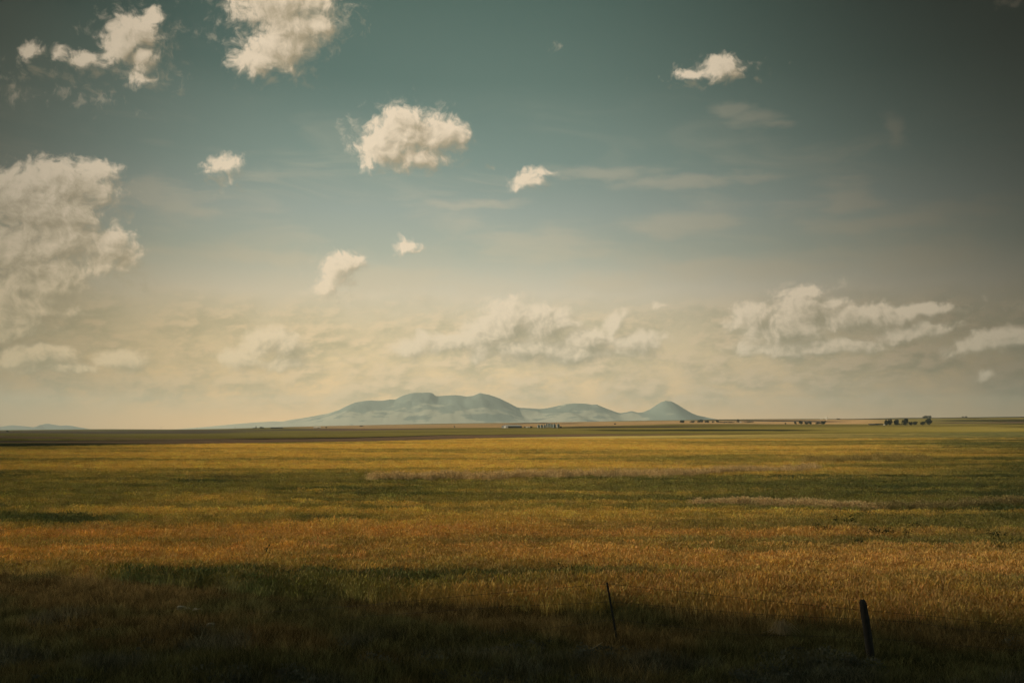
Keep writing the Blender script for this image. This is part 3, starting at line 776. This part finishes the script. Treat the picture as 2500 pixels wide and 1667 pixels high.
# ---------------------------------------------------------------- small things in the verge and weeds in the crop
mat_stone = plain('pale stone', (.30,.26,.19), (.16,.14,.10), 5, .95, 0, .5)
def stone(px, py, w, h, label, seed):
    p = ground_at(px, py, 13, 60); k = p.y/F35
    bm = bmesh.new(); bmesh.ops.create_icosphere(bm, subdivisions=3, radius=1.0); rs = random.Random(seed)
    o3 = rs.uniform(0, 50)
    for v in bm.verts:
        s = 1+.45*(float(fbm(np.array([v.co.x*1.4+o3]), np.array([v.co.y*1.4+v.co.z]), 3, seed)[0])-.5)*2
        v.co = (v.co.x*w*k*.5*s, v.co.y*w*k*.35*s, (v.co.z*.55+.25)*h*k*s)
    o = bm_obj('stone', bm, mat_stone, smooth_=False); o.location = p+Vector((0, 0, .16))
    return tag(o, label, 'stone', 'pale stones in the roadside grass')
stone(441, 1504, 20, 9, 'flat pale stone left of two others in the dark verge', 1)
stone(458, 1505, 15, 7, 'smallest pale stone, in the middle of three in the dark verge', 2)
stone(482, 1509, 22, 9, 'long pale stone at the right end of three in the dark verge', 3)
stone(512, 1546, 20, 8, 'lone pale stone nearest the camera below the three others', 4)
stone(2244, 1559, 12, 7, 'small pale stone right of the wooden fence post', 5)

def plant_mat(name, c, through=.3):
    m, nt = new_mat(name)
    p = Sock(nt, node(nt, 'ShaderNodeTexCoord').outputs['Object'])
    colr = mix(nt, noise(nt, p, 7.0, 3.0), tuple(x*.6 for x in c), tuple(x*1.4 for x in c))
    d = node(nt, 'ShaderNodeBsdfDiffuse', {'Color': colr}); t = node(nt, 'ShaderNodeBsdfTranslucent', {'Color': colr})
    x = node(nt, 'ShaderNodeMixShader', {0: through}); nt.links.new(d.outputs[0], x.inputs[1]); nt.links.new(t.outputs[0], x.inputs[2])
    surface(nt, x); return m
mat_straw = plant_mat('bleached dry stems', (.34,.27,.17)); mat_weed = plant_mat('weed leaves', (.045,.062,.032)); mat_stalk = plant_mat('weed stalk', (.05,.055,.03), 0)
mat_tree = plant_mat('tree leaves', (.026,.036,.022), .15); mat_conifer = plant_mat('conifer needles', (.022,.034,.020), .1); mat_bark = plain('bark', (.06,.045,.032), None, 3, .9)
mat_shrub = plant_mat('shrub leaves', (.030,.034,.022), .15)
def leaf(V, F, c, s, rs):
    a = Vector((rs.gauss(0, 1), rs.gauss(0, 1), rs.gauss(0, .7))).normalized(); b = a.cross(Vector((rs.gauss(0, 1), rs.gauss(0, 1), rs.gauss(0, 1)))).normalized()
    k = len(V); l = s*rs.uniform(.7, 1.3); w = l*.55
    for p in (c-a*l*.5, c+b*w*.5, c+a*l*.5, c-b*w*.5): V.append(p)
    F.append((k, k+1, k+2, k+3))

p = ground_at(1910, 1574, 13, 60)
tus = thing('dry_tussock', p, 0, 'bleached tangle of dry stems lying in the verge left of the wooden post', 'dry plant')
bm = bmesh.new(); rs = random.Random(5)
for i in range(70):
    a = rs.uniform(0, 6.28); r_ = rs.uniform(.05, .30); h = rs.uniform(.05, .24)
    q = [Vector((rs.gauss(0, .1), rs.gauss(0, .08), .22)), Vector((math.cos(a)*r_*.6, math.sin(a)*r_*.5, .26+h)), Vector((math.cos(a)*r_*1.3, math.sin(a)*r_, .20+h*.3))]
    add_tube(bm, q, [.004, .004, .002], 4)
bm_obj('dry_stems', bm, mat_straw, tus)
p = ground_at(1455, 1612, 13, 60)
o = bm = bmesh.new(); add_tube(bm, [(-.11, 0, .20), (0, .02, .25), (.13, .03, .33)], [.007, .008, .005], 6)
o = bm_obj('dry_stick', bm, mat_straw); o.location = p; tag(o, 'short pale stick lying aslant in the verge below the steel fence post', 'stick')

def weed(px, py, w, h, label, seed, mt=mat_weed):
    p = ground_at(px, py, 13, 90); k = p.y/F35; W, H = w*k, h*k+.38; rs = random.Random(seed)
    t = thing('weed_plant', p, rs.uniform(0, 6), label, 'weed', 'dark weeds standing in the crop')
    bm = bmesh.new(); V, F = [], []
    for s in range(max(3, int(5*W/.3))):
        bx, by = rs.gauss(0, W*.25), rs.gauss(0, W*.2); hh = H*rs.uniform(.65, 1)
        tip = Vector((bx*1.5+rs.gauss(0, .05), by*1.4, hh)); ft = Vector((bx*.6, by*.6, -.02)); add_tube(bm, [ft, (ft+tip)*.5+Vector((rs.gauss(0, .02), 0, 0)), tip], [.008, .006, .003], 5)
        for i in range(34):
            u = rs.uniform(.25, 1.02); c = ft.lerp(tip, u)+Vector((rs.gauss(0, .06), rs.gauss(0, .06), rs.gauss(0, .03)))
            leaf(V, F, c, rs.uniform(.05, .11)*(1.25-.5*u), rs)
    bm_obj('stalk', bm, mat_stalk, t); mesh_obj('foliage', V, F, mt, t)
for k, w_ in enumerate([
    (1993, 1309, 14, 19, 'upright dark weed just left of a low spreading one'), (2016, 1314, 24, 9, 'low spreading dark weed in the middle of the weedy patch'),
    (2040, 1293, 14, 15, 'leafy weed farthest back at the left of the weedy patch'), (2066, 1293, 8, 12, 'thin weed beside a twin at the back of the patch'),
    (2083, 1292, 9, 11, 'slightly shorter twin at the right of the thin weed'), (2132, 1320, 36, 12, 'wide dark weed clump in the centre of the weedy patch'),
    (2172, 1321, 16, 10, 'squat weed right of the wide clump'), (2208, 1324, 18, 12, 'bushy weed directly below the tallest weed'),
    (2245, 1309, 22, 20, 'tallest leafy weed, standing at the right of the patch'), (2343, 1303, 12, 9, 'small lone weed far right of the tallest one'),
    (1966, 1352, 14, 10, 'small dark weed below the patch at its left'), (2094, 1352, 18, 12, 'round dark weed below the wide clump'),
    (1997, 1406, 12, 9, 'low weed nearest the wooden fence post'), (2432, 1332, 40, 12, 'broad dark weed clump at the right edge of the crop'),
    (2397, 1284, 7, 9, 'tiny upright weed near the right edge, behind the broad clump'),
    (713, 1304, 14, 8, 'lone squat weed in the orange crop at the left'), (997, 1307, 9, 9, 'lone small weed in the orange crop left of the middle'),
    (645, 1372, 5, 10, 'thin upright weed on the border of green and orange crop'), (1372, 1424, 10, 16, 'tall thin weed left of the steel fence post')]): weed(*w_, 40+k)

def bush(px, py, w, h, label, seed, mt=mat_shrub, group='dark shrubs in the roadside verge', far=False):
    p = ground_at(px, py, 13 if not far else 500, 60 if not far else 4400); k = p.y/F35; rs = random.Random(seed)
    W, H = w*k*(1.2 if far else 1), h*k*(1.75 if far else 1)
    t = thing('shrub', p, 0, label, 'shrub', group); V, F = [], []
    lumps = [(rs.uniform(-.36, .36)*W, rs.uniform(-.25, .25)*W, rs.uniform(.3, .62)*H, rs.uniform(.20, .34)) for _ in range(7)]
    for i in range(620):
        cx, cy, cz, r_ = rs.choice(lumps); d = Vector((rs.gauss(0, 1), rs.gauss(0, 1), rs.gauss(0, 1))).normalized()*rs.uniform(.4, 1)
        c = Vector((cx+d.x*r_*W, cy+d.y*r_*W*.8, max(.02*H, cz+d.z*r_*H*1.2)))
        leaf(V, F, c, min(W, H*1.6)*(.15 if far else .10), rs)
    bm = bmesh.new()
    for cx, cy, cz, r_ in lumps: add_tube(bm, [(cx*.2, cy*.2, -.05*H), (cx*.6, cy*.6, cz*.6), (cx, cy, cz)], [H*.03, H*.022, H*.008], 5)
    bm_obj('stem', bm, mat_bark, t); mesh_obj('foliage', V, F, mt, t)
bush(1962, 1606, 54, 20, 'dark shrub in the verge between the tussock and the wooden post', 1)
bush(2270, 1622, 80, 18, 'broad dark shrub in the verge right of the wooden post', 2)
bush(1515, 1640, 70, 16, 'dark greenish shrub at the bottom edge below the steel post', 3)

# ---------------------------------------------------------------- farms on the far rise
mat_binw = plain('galvanised steel', (.20,.24,.24), (.13,.17,.17), 1.2, .5, .2)
mat_binr = plain('bin roof steel', (.17,.21,.21), (.12,.15,.15), 1.2, .5, .2)
mat_white = plain('white paint', (.80,.77,.70), (.62,.60,.55), .8, .6)
mat_dim = plain('dark weathered boards', (.07,.06,.05), (.045,.04,.035), .8, .9)
mat_barnw = plain('grey barn sheeting', (.13,.135,.13), (.10,.105,.105), .6, .7)
mat_blue = plain('blue grey door', (.08,.11,.17), None, .8, .6); mat_roof = plain('pale metal roof', (.44,.43,.41), (.34,.34,.33), .5, .55, .1)
mat_ddoor = plain('pale barn door', (.46,.46,.44), None, .8, .7)

def grain_bin(px, py, w, h, label, wall=mat_binw, roof=mat_binr, group='steel grain bins beside the barn', name='grain_bin', cat='grain bin', dome=False, dy=0.0):
    p = ground_at(px, py, 600); k = p.y/F35; r_ = w*k/2; H = h*k
    t = thing(name, p+Vector((0, dy, -.15)), .6, label, cat, group); hw = H*(.74 if not dome else .86); N = 28
    bm = bmesh.new(); rings = []
    K = 15
    for j in range(K):                                  # corrugated rings
        z = hw*j/(K-1); rr_ = r_*(1 if j % 2 else .975)
        rings.append([bm.verts.new((rr_*math.cos(2*math.pi*i/N), rr_*math.sin(2*math.pi*i/N), z)) for i in range(N)])
    for a_, b_ in zip(rings, rings[1:]):
        for i in range(N): bm.faces.new((a_[i], a_[(i+1) % N], b_[(i+1) % N], b_[i]))
    bm_obj('wall', bm, wall, t)
    bm = bmesh.new(); prof = [(1.06, 0), (.7, .36), (.18, .90), (.17, .92)] if not dome else [(1.03, 0), (.88, .45), (.55, .8), (.15, .97)]
    rings = [[bm.verts.new((r_*q*math.cos(2*math.pi*i/N), r_*q*math.sin(2*math.pi*i/N), hw+.002+(H-hw)*z)) for i in range(N)] for q, z in prof]
    for a_, b_ in zip(rings, rings[1:]):
        for i in range(N): bm.faces.new((a_[i], a_[(i+1) % N], b_[(i+1) % N], b_[i]))
    bm.faces.new(rings[-1]); rf = bm_obj('roof', bm, roof, t)
    bm = bmesh.new(); add_tube(bm, [(0, 0, hw+(H-hw)*.93), (0, 0, H*1.02)], [r_*.16, r_*.12], 10); bm_obj('cap', bm, roof, rf)
    bm = bmesh.new(); add_box(bm, -r_*.16, r_*.16, -r_*1.06, -r_*.98, .1, hw*.34); bm_obj('hatch', bm, wall, t)
    return t
for a_ in [(1315, 1044.3, 6.4, 8.2, 'leftmost squat grain bin of the row, nearest the barn'), (1322.3, 1044.3, 6.4, 8.4, 'second squat grain bin from the barn'), (1329.2, 1044.3, 5.8, 8.2, 'third squat grain bin, left of the slim ones'),
           (1334.2, 1043.4, 3.4, 10, 'slim grain bin at the left end of the close cluster'), (1338.0, 1043.0, 3.4, 10.6, 'second slim grain bin of the close cluster'), (1341.6, 1043.0, 3.4, 10.8, 'middle slim grain bin of the close cluster'),
           (1345.2, 1043.0, 3.4, 10.6, 'fourth slim grain bin of the close cluster'), (1348.6, 1043.6, 3.4, 9.4, 'slim grain bin touching the big one on its right'),
           (1353.2, 1044.2, 7.0, 10.2, 'big tall grain bin next to the rightmost one'), (1362.8, 1044.3, 7.6, 10.2, 'rightmost and widest grain bin of the row')]: grain_bin(*a_)
grain_bin(2018.5, 1024.4, 4.2, 6.6, 'tall white silo alone on the right skyline', mat_white, mat_white, 'white silos on the skyline', 'silo', 'silo', True)
grain_bin(2006.0, 1024.2, 3.4, 4.2, 'lower white silo left of the tall one on the skyline', mat_white, mat_white, 'white silos on the skyline', 'silo', 'silo', True)

def shed(px, py, length, width, wall_h, rise, rz, label, wall, roof, name='shed', cat='shed', group=None, doors=()):
    """gabled building; sizes in metres; long side along local x"""
    p = ground_at(px, py, 600); t = thing(name, p+Vector((0, 0, -.2)), rz, label, cat, group); l, w = length/2, width/2
    bm = bmesh.new()
    pr = [(-w, 0), (w, 0), (w, wall_h), (0, wall_h+rise), (-w, wall_h)]
    e = [[bm.verts.new((x, y, z)) for y, z in pr] for x in (-l, l)]
    for i in (0, 1, 4): bm.faces.new((e[0][i], e[1][i], e[1][(i+1) % 5], e[0][(i+1) % 5]))
    bm.faces.new(e[0][::-1]); bm.faces.new(e[1]); bm_obj('wall', bm, wall, t)
    bm = bmesh.new(); ov = .5; s = rise/w
    for sg in (-1, 1):
        q = [(x, sg*(w+ov), wall_h-ov*s+.05+dz) for dz in (0, .14) for x in (-l-ov, l+ov)]+[(x, sg*.002, wall_h+rise+.05+dz) for dz in (0, .14) for x in (-l-ov, l+ov)]
        v = [bm.verts.new(c) for c in q]
        for f in ((0,1,5,4),(2,3,7,6),(0,1,3,2),(0,2,6,4),(1,3,7,5)): bm.faces.new([v[i] for i in f])
    bmesh.ops.recalc_face_normals(bm, faces=bm.faces); bm_obj('roof', bm, roof, t)
    for (side, c, dw, dh, mt, nm) in doors:
        bm = bmesh.new()
        if side == 'end': add_box(bm, -l-.12, -l-.01, c-dw/2, c+dw/2, .2, dh)
        else: add_box(bm, c-dw/2, c+dw/2, -w-.12, -w-.01, .2, dh)
        bm_obj(nm, bm, mt, t)
    return t
shed(1249.5, 1044.4, 27, 18, 3.1, 1.7, R(35), 'long grey barn with a pale metal roof left of the grain bins', mat_barnw, mat_roof, 'barn', 'barn',
     doors=[('end', -.3, 4.4, 3.2, mat_ddoor, 'door'), ('side', 6.5, 8.0, 2.7, mat_blue, 'sliding_door')])
shed(1289, 1043.8, 5.0, 2.6, 1.3, .5, R(20), 'small white shed between the barn and the bins', mat_white, mat_white, doors=[('side', 0, 1.0, 1.2, mat_dim, 'door')])
shed(1282, 1043.4, 3.6, 2.4, 1.2, .4, R(20), 'small brown shed just right of the barn', mat_dim, mat_dim, doors=[('side', 0, 1.0, 1.1, mat_ddoor, 'door')])
shed(676, 1045.9, 28, 9, 2.6, .7, R(3), 'long low dark shed on the left rise right of the conifer', mat_dim, mat_dim, doors=[('side', -6, 3.5, 2.2, mat_barnw, 'door')])
shed(774.5, 1044.9, 16, 7, 1.9, 1.0, R(6), 'long white roofed building on the red stubble left of the buttes', mat_white, mat_white, 'farm_building', 'building', doors=[('side', 3, 2.5, 1.6, mat_dim, 'door')])
shed(1772, 1031.6, 5.4, 4, 1.7, 1.0, R(10), 'small white house between two hedges among the far trees', mat_white, mat_white, 'farm_house', 'house', doors=[('side', 1, 1.1, 1.6, mat_dim, 'door')])
shed(1808, 1031.4, 4.6, 4, 1.6, 1.0, R(-10), 'small white house just right of the pointed dark tree', mat_white, mat_white, 'farm_house', 'house', doors=[('side', 1, 1.1, 1.5, mat_dim, 'door')])
shed(2159, 1038.0, 1.8, 1.6, 1.3, .5, R(5), 'tiny white hut at the foot of the biggest right hand trees', mat_white, mat_white, doors=[('side', 0, .7, 1.1, mat_dim, 'door')])
shed(2133, 1037.6, 17, 7, 1.6, 1.3, R(-4), 'low dark farm shed left of the biggest right hand trees', mat_dim, mat_dim, doors=[('side', 2, 2.5, 1.4, mat_barnw, 'door')])

def tree(px, py, w, h, label, seed, conifer=False, group='trees round the far farms', name='tree'):
    w, h = w*1.28, h*1.06
    p = ground_at(px, py, 600); k = p.y/F35; W, H = w*k, h*k; rs = random.Random(seed)
    t = thing('conifer_tree' if conifer else 'tree', p, 0, label, 'tree', group)
    bm = bmesh.new(); add_tube(bm, [(0, 0, -.2), (rs.gauss(0, .02)*W, 0, H*.35), (rs.gauss(0, .03)*W, 0, H*.8)], [H*.045, H*.03, H*.01], 7)
    V, F = [], []
    if conifer:
        for i in range(420):
            u = rs.random()**.7; r_ = W*.5*(1-u)*rs.uniform(.4, 1.0); a = rs.uniform(0, 6.28)
            leaf(V, F, Vector((math.cos(a)*r_, math.sin(a)*r_, H*(.06+.94*u))), H*.15, rs)
    else:
        lumps = []
        for i in range(13):
            a = rs.uniform(0, 6.28); q = rs.uniform(.05, .34); c = Vector((math.cos(a)*q*W, math.sin(a)*q*W, H*rs.uniform(.20, .80))); lumps.append((c, rs.uniform(.17, .30)))
            add_tube(bm, [(0, 0, H*.22), c*.6+Vector((0, 0, H*.10)), c], [H*.02, H*.014, H*.005], 5)
        for i in range(760):
            c, r_ = rs.choice(lumps); d = Vector((rs.gauss(0, 1), rs.gauss(0, 1), rs.gauss(0, 1))).normalized()*rs.uniform(.35, 1.0)
            q = c+Vector((d.x*r_*W, d.y*r_*W, d.z*r_*H)); q.z = min(max(q.z, H*.05), H); leaf(V, F, q, min(W, H)*.19, rs)
    bm_obj('trunk', bm, mat_bark, t); mesh_obj('crown', V, F, mat_conifer if conifer else mat_tree, t)
for k, a_ in enumerate([
    (1666.6, 1032.4, 10.5, 7, 'round dark tree at the right foot of the pointed butte, leftmost of the far trees'), (1691, 1031.8, 12, 5.2, 'low spreading tree second from the left in the far line'),
    (1711.5, 1031.6, 15, 7.6, 'widest tree of the line right of the pointed butte'), (1726, 1031.6, 9.5, 6.2, 'round tree right beside the widest one of the line'),
    (1741, 1031.8, 5.5, 4, 'smallest tree of the line, with gaps on both sides'), (1752, 1031.8, 7.5, 6.2, 'slim tree at the left end of the hedge'),
    (1941.6, 1035.4, 6.5, 6, 'small tree at the left of the middle right group'), (1955.6, 1035.4, 11.5, 9, 'big round tree of the middle right group'),
    (1969.5, 1035.4, 11, 6.6, 'bushy tree right of the big round one'), (1978, 1035.4, 8.5, 6.8, 'tree at the right end of the middle right group'),
    (2010.5, 1035.6, 12.5, 9, 'lone broad tree under the white silos'), (2163, 1037.8, 10, 12.5, 'tall tree left of a taller twin by the tiny hut'),
    (2172, 1037.8, 10, 14, 'taller twin just right of the tree by the tiny hut'), (2189.5, 1037.8, 11.5, 13.4, 'dense tall tree standing alone between two gaps'),
    (2211, 1037.8, 13, 15.4, 'tallest broad tree of the right hand farm'), (2223, 1037.8, 9, 9.4, 'lower tree touching the tallest broad one'), (2234, 1037.6, 9, 10.6, 'loose tree in the middle of the right farm group'),
    (2267, 1036.8, 14, 15.2, 'rightmost tall dark tree, below the hilltop grove')]): tree(*a_, 200+k)
tree(1802, 1031.8, 9.5, 8.6, 'pointed dark tree rising from the hedge left of a white house', 231, True)
tree(625, 1046.3, 4.6, 6.2, 'lone pointed conifer on the left rise', 232, True, 'conifers on the plain')
for k, a_ in enumerate([(2257, 1020.2, 8, 5.6, 'left tree of the hilltop grove on the right skyline'), (2264, 1020.2, 8.5, 5.8, 'middle tree of the hilltop grove on the right skyline'), (2270.5, 1020.2, 7.5, 5.4, 'right tree of the hilltop grove on the right skyline'),
                        (2351, 1019.4, 5, 3.4, 'left of two tiny trees on the far right skyline'), (2359, 1019.4, 5, 3.8, 'right of two tiny trees on the far right skyline')]): tree(*a_, 250+k, False, 'trees on the skyline')
FS = 'shrubs and hedges round the far farms'
for k, a_ in enumerate([(1767, 1032, 26, 2.6, 'low dark hedge left of the small white house'), (1786, 1032, 20, 2.2, 'low dark hedge between the white house and the pointed tree'), (1822, 1032, 28, 2.4, 'long low hedge right of the pointed tree'),
                        (1997.6, 1035.4, 8.5, 3.2, 'low bush left of the lone broad tree'), (1917.8, 1035.4, 3.5, 2.4, 'tiny bush far left of the middle right group'), (2200, 1038, 30, 3.4, 'low hedge joining the trees of the right farm'),
                        (2252, 1037.4, 10, 6, 'round shrub left of the rightmost tall tree'), (2145, 1037.8, 22, 3, 'low hedge between the dark shed and the tall trees'), (2047, 1023.8, 7, 2, 'small bush on the skyline right of the silos'),
                        (641, 1046.2, 9, 2.8, 'pair of joined bushes right of the lone conifer'), (619, 1046.4, 5, 1.7, 'tiny bush left of the lone conifer'), (796, 1044.6, 3, 2.4, 'tiny bush right of the long white roof'),
                        (1297, 1044, 5, 2.6, 'dark bush between the small white shed and the bins'), (1370, 1044.6, 5, 3, 'dark bush right of the widest bin'), (1110, 1042.6, 4, 2, 'lone bush on the stubble left of the barn'),
                        (883, 1040.8, 8, 1.8, 'low bush below the left shoulder of the buttes'), (1502, 1036, 4, 2, 'lone bush on the stubble right of the bins'), (18, 1054.6, 5, 3, 'lone bush at the far left of the plain')]):
    bush(*a_, 300+k, mat_tree, FS, True)
mat_pole = plain('pole wood', (.09,.07,.055), None, 2, .9)
for q, py, h, lb in ((393, 1049.4, 8, 'leftmost utility pole on the left skyline'), (481, 1049, 7, 'middle utility pole on the left skyline'), (574, 1047.6, 6.4, 'rightmost utility pole, left of the lone conifer')):
    p = ground_at(q, py, 600); k = p.y/F35; t = thing('utility_pole', p, 0, lb, 'utility pole', 'utility poles on the left skyline')
    bm = bmesh.new(); add_tube(bm, [(0, 0, -.3), (0, 0, h*k)], [.22, .16], 8); bm_obj('pole', bm, mat_pole, t)
    bm = bmesh.new(); add_box(bm, -1.3, 1.3, -.30, -.17, h*k-1.0, h*k-.8); bm_obj('crossarm', bm, mat_pole, t)

# ---------------------------------------------------------------- summer haze over the plain
ztop = max(v.co.z for o in bpy.data.objects if o.name.startswith('hills') for v in o.data.vertices)+3.0
zbot = min(float(GZZ.min()), -40.0)-1.5
bm = bmesh.new(); add_box(bm, -18900, 18900, -18900, 18900, zbot, ztop)
mat_z, nt = new_mat('haze')
v = node(nt, 'ShaderNodeVolumePrincipled', {'Color': (.80, .95, .98, 1), 'Density': HAZE, 'Anisotropy': 0.22})
nt.links.new(v.outputs[0], node(nt, 'ShaderNodeOutputMaterial').inputs['Volume'])
hz_ = bm_obj('haze', bm, mat_z); tag(hz_, kind='stuff')
